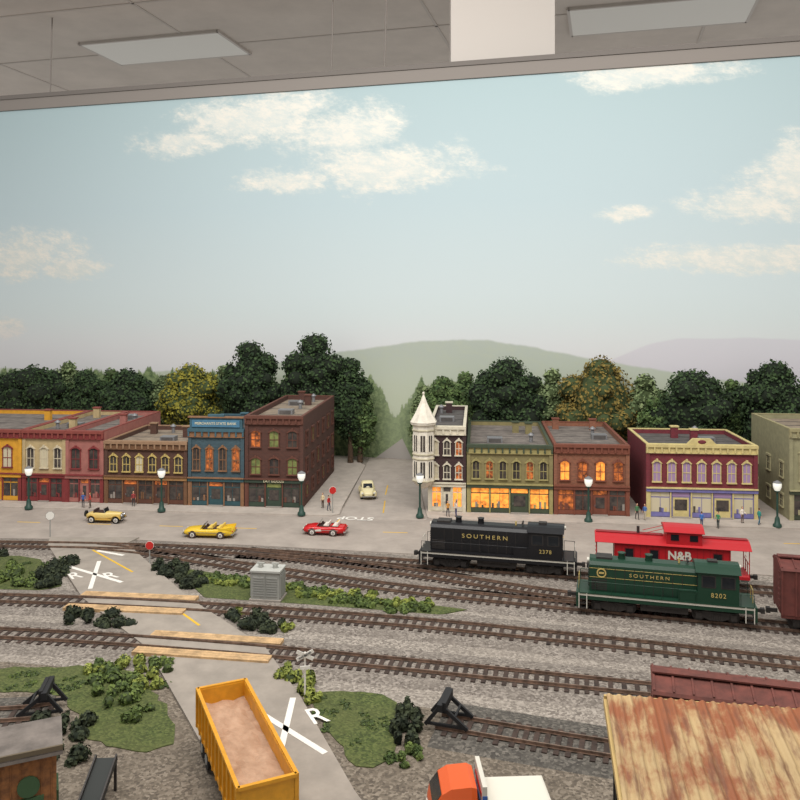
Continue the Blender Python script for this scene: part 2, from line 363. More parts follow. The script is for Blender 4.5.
lm={'dark':leafmat('leaf_dark',(30,48,26),(66,88,50)),'mid':leafmat('leaf_mid',(52,74,40),(104,126,72)),
 'yel':leafmat('leaf_yellow',(100,98,30),(158,150,56)),'och':leafmat('leaf_ochre',(96,84,38),(146,126,62)),
 'haz':leafmat('leaf_haze',(92,110,72),(140,154,108)),'lime':leafmat('leaf_lime',(88,100,38),(150,158,76)),
 'grn':leafmat('leaf_green',(58,76,36),(106,122,60)),'bush':leafmat('leaf_bush',(28,36,24),(62,70,46))}
core=mat('leaf_light_block',(22,32,18),.95); coreh=mat('leaf_light_block_pale',(62,74,42),.95)  # for inner crown blobs, added to block light through the leaves
bark=mat('bark',(70,54,40),.9,noise=.3,scale=3)
def tree(x,y,top,wd,kind,bot=2.4,n=6500,dq=.72,ls=.27):
    b=MB(); R=wd/2; H=top-bot; cz=bot+H/2; lobes=[(0,0,cz,R*.74,R*.74*dq,H*.42)]
    for i in range(26):
        a=2*math.pi*i/26*2.4+random.random(); t=random.uniform(-.85,.85); rad=R*.7*math.sqrt(max(.05,1-t*t*.85))
        r=R*random.uniform(.2,.34); lobes.append((rad*math.cos(a),rad*math.sin(a)*dq,cz+t*H*.38,r,r*dq,r*.85))
    lobes.append((0,0,top-R*.35,R*.4,R*.4*dq,R*.33))
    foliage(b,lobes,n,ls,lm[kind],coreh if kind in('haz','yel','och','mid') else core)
    b.rod((0,0,0),(0,0,cz),.45,bark,8,.2)
    for i in range(3): a=i*2.1; b.rod((0,0,bot*.7),(R*.4*math.cos(a),R*.4*math.sin(a)*dq,cz),.2,bark,6,.08)
    b.build('tree',(x,y,.2),random.uniform(-.2,.2))
for t_ in ((-59,129,13.6,13,'dark'),(-71,131.5,13.2,13,'dark'),(-50,127,13,8.5,'dark'),(-42.7,125.5,13.3,9.5,'dark'),(-32,122,14.4,11,'yel'),(-22.4,119.5,18.0,10.4,'dark'),
  (-12.7,119,19.2,11.6,'dark'),(-7.3,118,15.5,7,'dark'),(6.2,115.5,13,7,'mid'),(15.2,113,16.1,12,'dark'),(27.7,110.4,16.3,12.6,'och'),(39.3,106.6,14.8,13.4,'dark'),(48.8,104.2,16.2,11,'dark'),(58,101.6,15.5,11,'dark')):
    tree(*t_)
for t_ in ((-5.9,118.4,11.8,5,'mid'),(3.4,117.6,11.5,4.6,'haz'),(9.5,115.6,13.7,6,'mid'),(21.5,112.8,14.4,6.5,'haz'),(33.6,109.5,13.9,7,'haz'),(-37.3,126.5,12.2,7,'haz'),(44.5,107.3,13.4,5,'mid'),(-27,124,14,7,'haz'),(-54.3,131,14,7,'haz'),(34,107,11,5,'mid'),(-46.5,129,13,6,'mid')):
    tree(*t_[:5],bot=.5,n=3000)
def bush(cl,kind,n=None,size=.15,name='bush',z=0):
    b=MB(); cx=sum(c[0] for c in cl)/len(cl); cy=sum(c[1] for c in cl)/len(cl); L=[]
    for x,y,r,h in cl:
        for k in range(6):
            L.append((x-cx+random.uniform(-r,r)*.85,y-cy+random.uniform(-r,r)*.85,h*random.uniform(.1,.4),r*random.uniform(.25,.5),r*random.uniform(.25,.5),h*random.uniform(.25,.5)))
    foliage(b,L,n or 480*len(cl),size,lm[kind],core if kind in('dark','bush') else coreh)
    b.build(name,(cx,cy,z),0)
grass=gravel('turf',(50,60,26),(70,82,38),(96,104,56),8,.4,(84,88,48))
slab('grass_patch',[(-50,75.5),(-36,75.5),(-33.5,74.5),(-28.6,67.6),(-30,66.6),(-50,67.6)],0,.07,grass)
slab('grass_patch',[(-20.3,72.3),(-17,72.2),(-12,68.9),(-5,65.8),(5.2,62.4),(3,61.4),(-8,63.6),(-15.8,64.9),(-17.5,67.5)],0,.07,grass)
def blob(pts,j=.45):
    S=smooth(pts+[pts[0]],.6); return [(p.x+random.uniform(-j,j),p.y+random.uniform(-j,j)) for p in S[:-1]]
slab('grass_patch',blob([(-34,53.4),(-26,52.5),(-19.2,52.6),(-15.6,49.8),(-12.4,44.4),(-13.4,42.8),(-16.5,43.6),(-18.5,46),(-21,49),(-26,49.2),(-34,50)],.22),0,.08,grass)
slab('grass_patch',blob([(-5.9,49.4),(-3,49.2),(-.6,48.4),(0,45),(-.7,42),(-2.4,41.6),(-4.6,46.5)],.2),0,.08,grass)
bush([(-30.5+i*.1,73.2-i*1.3,1.2,1.3) for i in range(5)],'bush'); bush([(-33.5,69,1.2,1),(-34.5,71.5,1.3,1.1),(-36.5,67.9,1,.8),(-32,67.9,1.1,1)],'grn')
bush([(-21.2,72.0,1.1,1.3),(-20,70.6,1.2,1.4),(-18.6,69.2,1.2,1.4),(-17.6,67.4,1.1,1.3)],'bush')
bush([(-16.5+i*1.25,69.7-i*.52+random.uniform(-.8,.8),.9,.7) for i in range(16)],'grn')
bush([(-15.8+i*1.5,68.8-i*.5+random.uniform(-.9,.9),.7,.6) for i in range(13)],'lime')
bush([(-24.3,60.4,1.2,1.2),(-22.6,60.3,1.2,1.1),(-21,59.6,1.1,.9)],'bush')
bush([(-11.9,60,1.2,1.1),(-10.5,59.2,1.2,1.1),(-9.3,58.3,1,.9)],'bush'); bush([(-8.2,58.6,.6,.7),(-12.5,61.3,.7,.6)],'lime')
bush([(-18.9,51.4,1.2,1.1),(-17.6,49.8,1.2,1.2),(-16.6,48.2,1.1,1.1),(-15.6,52.2,.9,1),(-15.2,46.4,.8,.7)],'grn')
bush([(-17.6,52.4,.9,1.0),(-15.9,50.4,.9,1.0),(-19.8,52.3,.8,.8)],'lime')
bush([(-7.2,51.2,.9,1.2),(-6.3,49.9,.9,1.2),(-5.4,48.4,.7,.9)],'lime')
bush([(-19.6,44.6,1.1,1.3),(-18.4,43.4,1.1,1.2),(-17.6,42.2,1.0,1.0),(-18.4,45.4,.9,1)],'bush')
bush([(.6,46.4,.8,1.1),(.4,45.1,.8,1.2),(.4,43.7,.7,1.0)],'bush'); bush([(.9,42.6,.6,.7),(-.2,41.8,.5,.5)],'grn')
bush([(-38,75,.9,.8),(-41,74.5,1,.8),(-43,73,1,.9)],'bush')
# low ground-cover tufts along the ballast edges
tf=[]
for i in range(40):
    x=random.uniform(-44,-30); tf.append((x,random.uniform(67.8,74.5),.4,.35))
bush(tf,'grn',n=2400,size=.12,name='grass_tufts')
tf=[(random.uniform(-25,-14.5),random.uniform(49.4,52.2),.4,.3) for i in range(24)]+[(random.uniform(-5,-.6),random.uniform(43,49),.35,.25) for i in range(16)]
bush(tf,'grn',n=2000,size=.09,name='grass_tufts')
# ---------------------------------------------------------------- buildings
lit=mat('window_lit',(130,62,26),.5,rgb2=(255,160,66),scale=1.3,emit=.75,thr=(.3,.55)); lit2=mat('window_lit_dim',(78,44,30),.4,rgb2=(210,116,54),scale=1.6,emit=.35,thr=(.4,.64))
dk=mat('window_dark',(44,42,44),.15,rgb2=(86,78,72),scale=1.2); lav=mat('window_lavender',(158,132,168),.4); gy=mat('window_greenish',(84,96,58),.4,rgb2=(140,146,84),scale=1.5); cre=mat('window_blind',(196,186,158),.6)
roofm={'grey':mat('roof_grey',(112,104,98),.9,noise=.15,scale=.8),'dark':mat('roof_dark',(84,80,78),.9,noise=.15,scale=.8),'tan':mat('roof_tan',(134,120,104),.9,noise=.12,scale=.8)}
metalg=mat('vent_metal',(130,130,132),.5,metal=.3); ink=mat('ink',(20,20,20),.6)
def building(name,a,wd,h,dep,wall,trim,roof='grey',nw=4,floors=1,store=None,storeh=3.2,up=lit2,low=lit,arch=True,par=None,side=None,sidefaces='',chim=3,glassmix=None,signtext=None,bigcornice=.8,b0=0,winh=None,doorm=None,low2=None,wtrim=None,signm=None):
    b=MB(); par=par or wall; store=store or trim; doorm=doorm or store; wtrim=wtrim or trim
    def F(face,s0,s1,d0,d1,z0,z1,m):
        if face=='F': b.box(s0,s1,-d1,-d0,z0,z1,m)
        elif face=='R': b.box(wd+d0,wd+d1,s0,s1,z0,z1,m)
        else: b.box(-d1,-d0,s0,s1,z0,z1,m)
    b.box(0,wd,0,dep,0,h-.55,wall)
    for (x0,x1,y0,y1) in ((0,wd,0,.35),(0,wd,dep-.35,dep),(0,.35,.35,dep-.35),(wd-.35,wd,.35,dep-.35)):
        b.box(x0,x1,y0,y1,h-.55,h,wall); b.box(x0,x1,y0-.03,y1+.03,h,h+.1,par)
    b.box(.35,wd-.35,.35,dep-.35,h-.56,h-.5,roofm[roof])
    for k in range(1,4): y=dep*k/4; b.box(.35,wd-.35,y-.05,y+.05,h-.5,h-.46,roofm['dark'])
    def arcpoly(cx,z,w2,r):
        return [(cx-w2+2*w2*k/8,z+r*math.sin(math.pi*k/8)) for k in range(9)]
    def window(face,c,z0,ww,hh,gl,arched=True):
        z1=z0+hh; F(face,c-ww/2,c+ww/2,.01,.04,z0,z1,gl)
        t=.09
        F(face,c-ww/2-t,c-ww/2,0,.12,z0,z1,wtrim); F(face,c+ww/2,c+ww/2+t,0,.12,z0,z1,wtrim)
        F(face,c-ww/2,c+ww/2,0,.08,(z0+z1)/2-.04,(z0+z1)/2+.04,wtrim); F(face,c-.03,c+.03,0,.07,z0,z1,wtrim)
        F(face,c-ww/2-.16,c+ww/2+.16,0,.2,z0-.14,z0,wtrim)
        if arched and face=='F':
            o=arcpoly(c,z1,ww/2+.2,.42); i=arcpoly(c,z1,ww/2,.22)[::-1]
            for k in range(8):
                b.prism([o[k],o[k+1],i[7-k],i[8-k]],-.18,0,wtrim)
            b.prism(arcpoly(c,z1,ww/2,.22),-.03,0,gl)
            b.box(c-.1,c+.1,-.24,0,z1+.2,z1+.52,wtrim)
        else: F(face,c-ww/2-.2,c+ww/2+.2,0,.18,z1,z1+.22,wtrim)
    fh=(h-1.0-storeh)/floors
    for fl in range(floors):
        zz=storeh+fl*fh+fh*.2; hh=winh or fh*.52; ww=min(wd/nw*.46,1.05)
        for i in range(nw):
            c=wd*(i+.5)/nw*.94+wd*.03
            gl=up if not glassmix else glassmix[(i+fl*nw)%len(glassmix)]
            window('F',c,zz,ww,hh,gl,arch)
    for fc in sidefaces:
        ns=max(3,int(dep/3.2))
        for fl in range(floors+1):
            zz=(storeh+(fl-1)*fh+fh*.2) if fl else 1.1
            for i in range(ns):
                c=dep*(i+.5)/ns; window(fc,c,zz,.95,min(1.6,(fh if fl else 2.6)*.5),dk if (i+fl)%3 else up,False)
    F('F',-.02,wd+.02,0,.32,h-.25,h+.08,par); F('F',-.01,wd+.01,0,.16,h-bigcornice,h-.25,trim); F('F',-.02,wd+.02,0,.24,h-bigcornice-.12,h-bigcornice,trim)
    nb=int(wd/.75)
    for i in range(nb+1):
        x=.1+(wd-.2)*i/nb; F('F',x-.09,x+.09,.16,.3,h-bigcornice,h-.25,par)
    for x in (0,wd-.4): F('F',x,x+.4,0,.13,storeh,h-bigcornice,trim if side else wall); F('F',x,x+.4,0,.2,0,storeh,trim)
    F('F',0,wd,0,.3,storeh-.35,storeh+.05,signm or store); F('F',-.01,wd+.01,0,.4,storeh,storeh+.12,trim)
    F('F',.4,wd-.4,0,.04,0,storeh-.35,store)
    rr=random.Random(name+str(a))
    nbay=max(3,int(wd/2.0)); bw=(wd-.8)/nbay; dbay={nbay//2} if nbay<5 else {1,nbay-2}
    for i in range(nbay):
        x0=.4+i*bw; x1=x0+bw
        F('F',x0-.07,x0+.07,0,.2,0,storeh-.35,trim)
        g_=low if (i%2==0 or not low2) else low2
        if i in dbay:
            F('F',x0+.25,x1-.25,.03,.07,.1,2.2,doorm); F('F',x0+.45,x1-.45,.06,.1,.8,2.0,dk); F('F',x0+.2,x1-.2,.03,.08,2.3,storeh-.45,g_)
            F('F',x0+.1,x1-.1,0,.5,0,.12,curb); F('F',x0+.35,x0+.4,.07,.15,1.0,1.2,metalg)
        else:
            F('F',x0+.12,x1-.12,.03,.07,.6,2.15,g_); F('F',x0+.12,x1-.12,.03,.06,2.28,storeh-.45,g_); F('F',x0+.05,x1-.05,.03,.12,.1,.55,store)
            F('F',(x0+x1)/2-.03,(x0+x1)/2+.03,.04,.1,2.28,storeh-.45,trim); F('F',(x0+x1)/2-.025,(x0+x1)/2+.025,.06,.1,.6,2.15,store)
            for k in range(3):
                gx=x0+.25+(bw-.5)*rr.random(); gh=.25+.6*rr.random(); F('F',gx-.12,gx+.12,.065,.085,.6,.6+gh,rr.choice([dk,trim,store,curb]))
    for k in range(chim):
        x=wd*(.15+.7*rr.random()); y=dep*(.25+.65*rr.random()); z=h-.5
        t=k%3
        if t==0: b.box(x-.4,x+.4,y-.3,y+.3,z,z+1.3,wall); b.box(x-.5,x+.5,y-.4,y+.4,z+1.3,z+1.45,par)
        elif t==1: b.rod((x,y,z),(x,y,z+.8),.22,metalg,10); b.lathe([(.4,0),(.4,.1),(.05,.35)],(x,y,z+.8),metalg,10)
        else: b.box(x-.9,x+.9,y-.6,y+.6,z,z+.6,metalg); b.box(x-.7,x+.7,y-.65,y-.6,z+.1,z+.5,roofm['dark'])
    p=tw(a,b0); o=b.build(name,(p[0],p[1],.2),T)
    if signtext:
        text('sign_lettering',signtext,.42,(wd/2,-.33,storeh-.15),(D(90),0,0),mat('sign_cream',(225,215,180),.7),o,ext=.01)
    return o
def c(n,rgb): return mat('paint_'+n,rgb,.8,noise=.06,scale=1.5)
yel=c('yellow',(206,150,44)); mar=c('maroon',(120,46,46)); crm=c('cream',(176,156,116)); pnk=c('pink',(156,100,92)); brn=brick('brick_brown',(86,56,44)); ytr=c('ytrim',(184,162,98))
blu=c('blue',(60,92,104)); bl2=c('blue_sign',(70,116,144)); tan=c('tan',(132,96,68)); b3=brick('brick_dark',(86,52,42)); rst=c('rust',(96,58,46)); grn=c('green',(52,66,54))
dmar=brick('brick_maroon',(60,38,38)); ivo=c('ivory',(202,194,174)); olg=c('olive_green',(62,72,54)); brk=brick('brick_orange',(144,92,68)); brt=c('brick_trim',(116,66,50))
red=brick('brick_red',(120,42,52)); rcr=c('cream_yellow',(196,180,124)); lv=c('lavender',(112,108,160)); gre=c('greyolive',(142,138,108)); dgr=c('darkgreen',(60,66,50)); redp=c('redparapet',(130,64,56))
building('yellow_storefront_building',-60,14.6,8.4,17,yel,mar,'grey',5,1,store=yel,par=redp,up=cre,low=dk,low2=lit2)
building('cream_storefront_building',-45.3,5.4,8.4,17,crm,mar,'grey',3,1,store=mar,par=redp,up=dk,low=dk,low2=lit2,chim=4,glassmix=[dk,cre],wtrim=c('offwhite',(196,184,158)))
building('pink_storefront_building',-39.9,4.7,8.4,17,pnk,mar,'grey',2,1,store=pnk,par=redp,up=dk,low=dk,low2=lit2,chim=3)
building('brown_arched_window_building',-35.1,10.1,7.3,12,brn,c('brown_trim',(110,78,54)),'tan',6,1,store=c('brown_store',(92,58,44)),par=c('tanpar',(146,116,90)),up=cre,low=dk,low2=lit2,chim=4,glassmix=[dk,dk,cre,dk],wtrim=ytr,signm=c('tansign',(150,112,70)))
blb=building('blue_brick_shop_building',-24.9,6.7,8.9,12,brick('brick_blue',(64,88,98)),tan,'dark',4,1,store=c('teal',(46,78,84)),par=blu,up=dk,low=dk,low2=lit2,glassmix=[dk,lit2],chim=2)
b=MB(); b.box(.2,6.5,-.1,.3,0,1.3,blu); b.box(.5,6.2,-.22,-.1,.25,1.05,bl2); b.box(0,6.7,-.25,.35,1.3,1.45,tan); b.box(2.4,4.3,-.2,.3,1.45,1.7,blu); b.build('parapet_sign',(0,0,8.95),0,blb)
text('sign_lettering','MERCHANTS STATE BANK',.42,(3.35,-.24,9.6),(D(90),0,0),mat('sign_cream',(225,215,180),.7),blb)
building('brown_brick_hotel_building',-18.1,6.9,10.5,20,b3,rst,'tan',3,2,store=grn,par=rst,up=gy,low=dk,sidefaces='R',chim=6,signtext='DRY GOODS',low2=gy,glassmix=[gy,dk,gy,lit2])
tb_=building('corner_turret_building',3.2,4.3,9.6,18,dmar,ivo,'dark',3,2,store=ivo,par=ivo,up=lit2,low=lit,low2=dk,glassmix=[cre,dk,lit2],chim=3)
building('olive_storefront_building',7.6,9.6,7.6,18,c('olive_wall',(128,118,80)),c('olive_trim',(150,140,92)),'grey',6,1,store=olg,par=olg,up=lit2,low=lit,low2=lit,glassmix=[dk,lit2,dk],chim=4)
building('brick_storefront_building',17.3,8.3,7.8,17,brk,brt,'grey',4,1,store=brt,par=brt,up=lit,low=lit2,low2=dk,glassmix=[lit,lit2],chim=4)
rb=building('red_brick_storefront_building',27.4,11.9,8.0,11,red,rcr,'dark',7,1,store=lv,par=rcr,up=lav,low=cre,low2=lav,chim=4,b0=.0,doorm=rcr)
building('grey_green_corner_building',42.6,15,9.9,12,gre,c('gt',(158,152,118)),'tan',6,1,store=dgr,par=c('gt2',(150,142,106)),up=dk,low=dk,low2=lit2,sidefaces='L',chim=3)
b=MB(); b.prism([(4.3,0),(7.6,0),(6.9,.7),(5.0,.7)],-.25,.2,rcr); b.ell((5.95,-.25,.35),(.45,.08,.22),red); b.build('pediment',(0,0,8.05),0,rb)
b=MB(); wh=c('turret_white',(218,211,196)); tr2=c('turret_trim',(182,174,150))
b.lathe([(.2,3.0),(.9,3.5),(1.25,3.9),(1.25,10.2),(1.5,10.35),(1.55,10.6)],(0,0,0),wh,8,False)
b.lathe([(1.6,10.6),(1.0,11.6),(.45,12.7),(.06,13.7)],(0,0,0),wh,8,False); b.ell((0,0,13.8),(.14,.14,.2),wh)
for z in (3.9,6.4,6.9,9.6): b.lathe([(1.3,0),(1.36,.06),(1.36,.14),(1.3,.2)],(0,0,z),tr2,8,False)
for k in range(8):
    a=2*math.pi*k/8; cx,cy=math.cos(a),math.sin(a); 
    for z0 in (4.4,7.35):
        p=[(cx*1.17-cy*s_,cy*1.17+cx*s_,z) for s_,z in ((-.28,z0),(.28,z0),(.28,z0+1.8),(-.28,z0+1.8))]
        b.add(p,[(0,1,2,3)],dk)
        for s_ in (-.3,.3,0): b.beam((cx*1.19-cy*s_,cy*1.19+cx*s_,z0),(cx*1.19-cy*s_,cy*1.19+cx*s_,z0+1.8),.06,.06,wh)
b.build('turret',(-.5,-.2,-.4),0,tb_)
# ---------------------------------------------------------------- street lamps / signs
lg=mat('lamp_green',(34,66,56),.5); gl=mat('lamp_glass',(238,238,228),.3,emit=.4)
def lamp(x,y,z=.2):
    b=MB(); b.lathe([(.45,0),(.45,.25),(.3,.4),(.24,.9),(.16,1.1)],(0,0,0),lg,10); b.rod((0,0,1),(0,0,3.7),.11,lg,8)
    b.lathe([(.12,0),(.3,.1),(.3,.2)],(0,0,3.65),lg,10); b.lathe([(.26,0),(.42,.35),(.45,.7),(.38,.85)],(0,0,3.85),gl,12); b.lathe([(.46,0),(.3,.12),(.05,.25)],(0,0,4.68),metalg,12)
    b.build('street_lamp',(x,y,z))
for p in ((-42.7,92.0),(-27.1,90.9),(-11.0,89.3),(2.2,88.4),(20.4,86.6),(39.9,84.6)): lamp(*p)
grp=mat('post_grey',(150,150,145),.5); rd=mat('sign_red',(190,36,32),.5)
def sign(x,y,hgt,col,edge,face=0,r=.42):
    b=MB(); b.rod((0,0,0),(0,0,hgt),.06,grp,6)
    pts=[(r*math.cos(D(22.5+45*k)),hgt-.2+r*math.sin(D(22.5+45*k))) for k in range(8)]
    b.prism(pts,-.08,-.04,col); pts=[(a*1.08,(z-hgt+.2)*1.08+hgt-.2) for a,z in pts]; b.prism(pts,-.05,-.02,edge)
    b.build('stop_sign',(x,y,.05),face)
sign(-35.6,81.4,2.4,wt,grp,.2,.42); sign(-22.9,73.2,1.9,rd,wt,0,.38); sign(-7.6,90.2,2.9,rd,wt,.4,.42)
b=MB(); b.rod((0,0,0),(0,0,2.9),.06,wt,8); 
for s_ in (-1,1): b.beam((-s_*.5,-.1,2.5),(s_*.5,-.1,3.0),.05,.22,wt)
b.box(-.3,.3,-.12,-.06,1.9,2.1,wt); o=b.build('crossbuck_sign',(-5.75,48.4,0),D(8))
text('crossing_lettering','RAIL ROAD',.16,(0,-.14,2.75),(D(90),D(-26),0),ink,o)
ub=mat('utility_grey',(158,158,152),.6,noise=.05,scale=2); b=MB(); b.box(-1.15,1.15,-.8,.8,.15,2.3,ub); b.box(-1.3,1.3,-.95,.95,0,.15,curb); b.box(-1.25,1.25,-.9,.9,2.3,2.45,mat('utility_top',(176,176,170),.6))
for i in range(8): b.box(-1.0,-.1,-.86,-.8,.4+i*.2,.5+i*.2,grp); b.box(.1,1.0,-.86,-.8,.4+i*.2,.5+i*.2,grp)
b.box(-.03,.03,-.87,-.8,.15,2.3,grp)
for x in (-.6,.6): b.rod((x,0,2.45),(x,0,2.75),.2,ub,10); b.box(x-.3,x+.3,-.1,.1,2.75,2.85,ub)
for x in (-1.2,1.2):
    for i in range(4): b.box(x-.06,x+.06,-.7+i*.4,-.5+i*.4,.3,2.1,grp)
b.build('utility_transformer_box',(-10.7,64.9,.05),D(-8))
# ---------------------------------------------------------------- rail vehicles
steel=mat('steel_dark',(46,42,40),.6,noise=.15,scale=3); blk=mat('loco_black',(24,24,27),.4); lgn=mat('loco_green',(22,56,40),.4); lwh=mat('loco_white',(206,202,190),.5); gold=mat('loco_gold',(186,164,100),.5)
cred=mat('caboose_red',(176,28,36),.45); cbr=mat('boxcar_brown',(98,50,44),.7,noise=.12,scale=1.5); glass=mat('cab_glass',(30,34,38),.1); rubber=mat('tire_rubber',(22,22,22),.8); chrome=mat('chrome',(200,200,200),.2,metal=.9)
def bogie(b,x,wb=2.2,m=steel,r=.48):
    for s_ in (-1,1):
        for a in (-wb/2,wb/2):
            b.rod((x+a,s_*.66,r),(x+a,s_*.8,r),r,steel,16,smooth=False); b.rod((x+a,s_*.8,r),(x+a,s_*1.1,r),.15,m,8)
            b.box(x+a-.22,x+a+.22,s_*1.05-.12,s_*1.05+.12,r-.2,r+.25,m)
        b.box(x-wb/2-.3,x+wb/2+.3,s_*1.02-.08,s_*1.02+.08,r+.12,r+.34,m)
        b.prism([(x-wb/2,r),(x-.45,r-.3),(x+.45,r-.3),(x+wb/2,r),(x+wb/2,r+.15),(x-wb/2,r+.15)],s_*1.02-.07,s_*1.02+.07,m)
        for a in (-.25,0,.25): b.rod((x+a,s_*1.05,r-.2),(x+a,s_*1.05,r+.2),.09,m,6)
    for a in (-wb/2,wb/2): b.rod((x+a,-.8,r),(x+a,.8,r),.08,steel,6)
    b.box(x-.4,x+.4,-1,1,r+.1,r+.45,m)
def coupler(b,x,s_):
    b.box(min(x,x+s_*.6),max(x,x+s_*.6),-.1,.1,.75,.98,steel); b.box(min(x+s_*.5,x+s_*.78),max(x+s_*.5,x+s_*.78),-.22,.16,.7,1.05,steel)
def arcroof(w2,z0,rise,n=8): return [(-w2+2*w2*k/n,z0+rise*math.sin(math.pi*k/n)) for k in range(n+1)]
def switcher(name,x,y,ang,body,stripe,sill,num,L=13.4,txtm=None,railm=None,hoodstripe=True,ts=.52):
    b=MB(); h=L/2; txtm=txtm or stripe; railm=railm or stripe
    b.box(-h,h,-1.42,1.42,1.02,1.3,body); b.box(-h,h,-1.44,1.44,1.3,1.46,sill); b.box(-h,h,-1.48,1.48,1.46,1.54,body); b.box(-h+.8,h-.8,-1.0,1.0,.85,1.02,steel)
    for s_ in (-1,1): b.box(s_*h-.08,s_*h+.08,-1.45,1.45,.45,1.5,body); coupler(b,s_*h,s_)
    for s_ in (-1,1):
        for sy in (-1,1):
            for k in range(3): b.box(s_*(h-.45)-.3,s_*(h-.45)+.3,sy*1.35-.14,sy*1.35+.14,.35+k*.33,.4+k*.33,steel)
            for e_ in (-.72,-.14): b.box(s_*(h+e_)-.03 ,s_*(h+e_)+.03,sy*1.47-.03,sy*1.47+.03,.35,1.5,sill)
    bogie(b,-h+2.7,2.4); bogie(b,h-2.7,2.4)
    b.box(-1.7,1.7,-1.15,1.15,.45,1.1,steel); b.rod((-1.2,-1.2,.95),(1.2,-1.2,.95),.16,steel,8)
    hx0,hx1=-h+.9,h-4.0; prof=[(-.98,1.5),(-.98,3.55),(-.82,3.8),(-.5,3.92),(.5,3.92),(.82,3.8),(.98,3.55),(.98,1.5)]
    b.prism(prof,hx0,hx1,body,'x')
    b.box(hx1-1.3,hx1,-1.4,1.4,1.5,2.3,body)
    cx0,cx1=hx1,h-1.15; b.box(cx0,cx1,-1.42,1.42,1.5,3.75,body); b.prism([(-1.42,3.75)]+arcroof(1.42,3.75,.42)[1:-1]+[(1.42,3.75)],cx0,cx1,body,'x'); rfp=arcroof(1.55,3.78,.46); b.prism(rfp+[(1.45,3.74),(-1.45,3.74)],cx0-.15,cx1+.15,body,'x')
    for sy in (-1,1):
        for k in range(2):
            xc=cx0+.75+k*(cx1-cx0-1.5)
            b.box(xc-.42,xc+.42,sy*1.43-.02,sy*1.43+.02,2.75,3.5,glass); b.box(xc-.5,xc+.5,sy*1.42-.015,sy*1.42+.015,2.67,3.58,steel)
    for yy in (-.95,.95): b.box(cx1,cx1+.03,yy-.32,yy+.32,2.75,3.5,glass); 
    b.box(cx1,cx1+.04,-.4,.4,1.55,3.4,steel); b.box(cx0-.03,cx0,-1.35,-1.02,2.7,3.45,glass)
    b.rod((cx1+.05,0,3.95),(cx1+.3,0,3.95),.17,lwh,10)
    n=9
    for sy in (-1,1):
        for i in range(n):
            xx=hx0+.6+i*(hx1-hx0-1.6)/n; b.box(xx,xx+.62,sy*.99-.02,sy*.99+.02,1.7,2.55,body); b.box(xx+.62,xx+.66,sy*.99-.02,sy*.99+.02,1.6,3.45,steel)
        for k in range(6): b.box(hx0+.15,hx0+1.3,sy*.99-.03,sy*.99+.03,1.7+k*.14,1.78+k*.14,steel)
        if hoodstripe:
            b.box(hx0,hx1,sy*.985-.015,sy*.985+.015,2.62,2.65,stripe); b.box(hx0,hx1,sy*.985-.015,sy*.985+.015,3.3,3.33,stripe)
    b.box(hx0-.06,hx0,-.7,.7,1.8,3.3,steel)
    for k in range(7): b.box(hx0-.1,hx0-.05,-.7,.7,1.85+k*.2,1.93+k*.2,body)
    b.rod((hx0-.2,0,3.6),(hx0,0,3.6),.2,lwh,10)
    for xx in (hx0+2.4,hx0+4.4): b.lathe([(.3,0),(.26,.4),(.32,.5),(.2,.5)],(xx,0,3.88),body,10)
    b.box(hx0+.5,hx0+1.7,-.55,.55,3.9,4.05,steel); b.rod((hx1-1.2,0,3.9),(hx1-1.2,0,4.25),.08,gold,6); b.rod((hx1-.6,-.3,4.15),(hx1-.6,.5,4.15),.09,steel,6)
    b.box(cx0+.8,cx0+1.5,-.3,.3,4.18,4.34,steel)
    for sy in (-1,1):
        yy=sy*1.43; 
        xs=[-h+.15+i*(cx0+h-.3)/7 for i in range(8)]
        for xx in xs: b.rod((xx,yy,1.5),(xx,yy,2.4),.022,railm,6)
        b.rod((xs[0],yy,2.4),(xs[-1],yy,2.4),.025,railm,6)
        for xx in (cx1+.1,h-.15): b.rod((xx,yy,1.5),(xx,yy,2.4),.025,railm,6)
        b.rod((cx1+.1,yy,2.4),(h-.15,yy,2.4),.028,railm,6)
    for s_ in (-1,1):
        for yy in (-.5,.5): b.rod((s_*(h-.1),yy,1.5),(s_*(h-.1),yy,2.5),.03,stripe,6)
        b.rod((s_*(h-.1),-.5,2.5),(s_*(h-.1),.5,2.5),.03,stripe,6)
    if hoodstripe:
        # round herald: flat ring with hub bar
        cx,cz=hx0+.9,2.98; R=[]
        for k in range(20):
            a0,a1=2*math.pi*k/20,2*math.pi*(k+1)/20
            b.prism([(cx+.36*math.cos(a0),cz+.36*math.sin(a0)),(cx+.36*math.cos(a1),cz+.36*math.sin(a1)),(cx+.27*math.cos(a1),cz+.27*math.sin(a1)),(cx+.27*math.cos(a0),cz+.27*math.sin(a0))],-1.03,-.98,stripe)
        b.box(cx-.2,cx+.2,-1.03,-.98,cz-.06,cz+.06,stripe)
    o=b.build(name,(x,y,.36),ang)
    text('lettering','SOUTHERN',ts,((hx0+hx1)/2+.5,-1.03,2.96),(D(90),0,0),txtm,o,sx=1.2,sp=1.45)
    text('number',num,.46,((cx0+cx1)/2,-1.46,2.15),(D(90),0,0),txtm,o,sp=1.2)
    return o
RA=math.atan(-.23)
switcher('switcher_locomotive',8.7,71.15,RA,blk,lwh,lwh,'2378',13.6,gold,blk,False,.5)
switcher('switcher_locomotive',20.05,60.95,math.atan(-.262),lgn,gold,lwh,'8202',12.7,gold,lgn,True,.36)
b=MB(); h=6.1; dr_=mat('cab_red_dark',(132,20,28),.5); b.box(-h,h,-1.3,1.3,.95,1.2,cred); b.box(-4.6,4.6,-1.4,1.4,1.2,3.35,cred); rp_=arcroof(1.6,3.4,.5); b.prism(rp_+[(1.5,3.35),(-1.5,3.35)],-h-.1,h+.1,cred,'x')
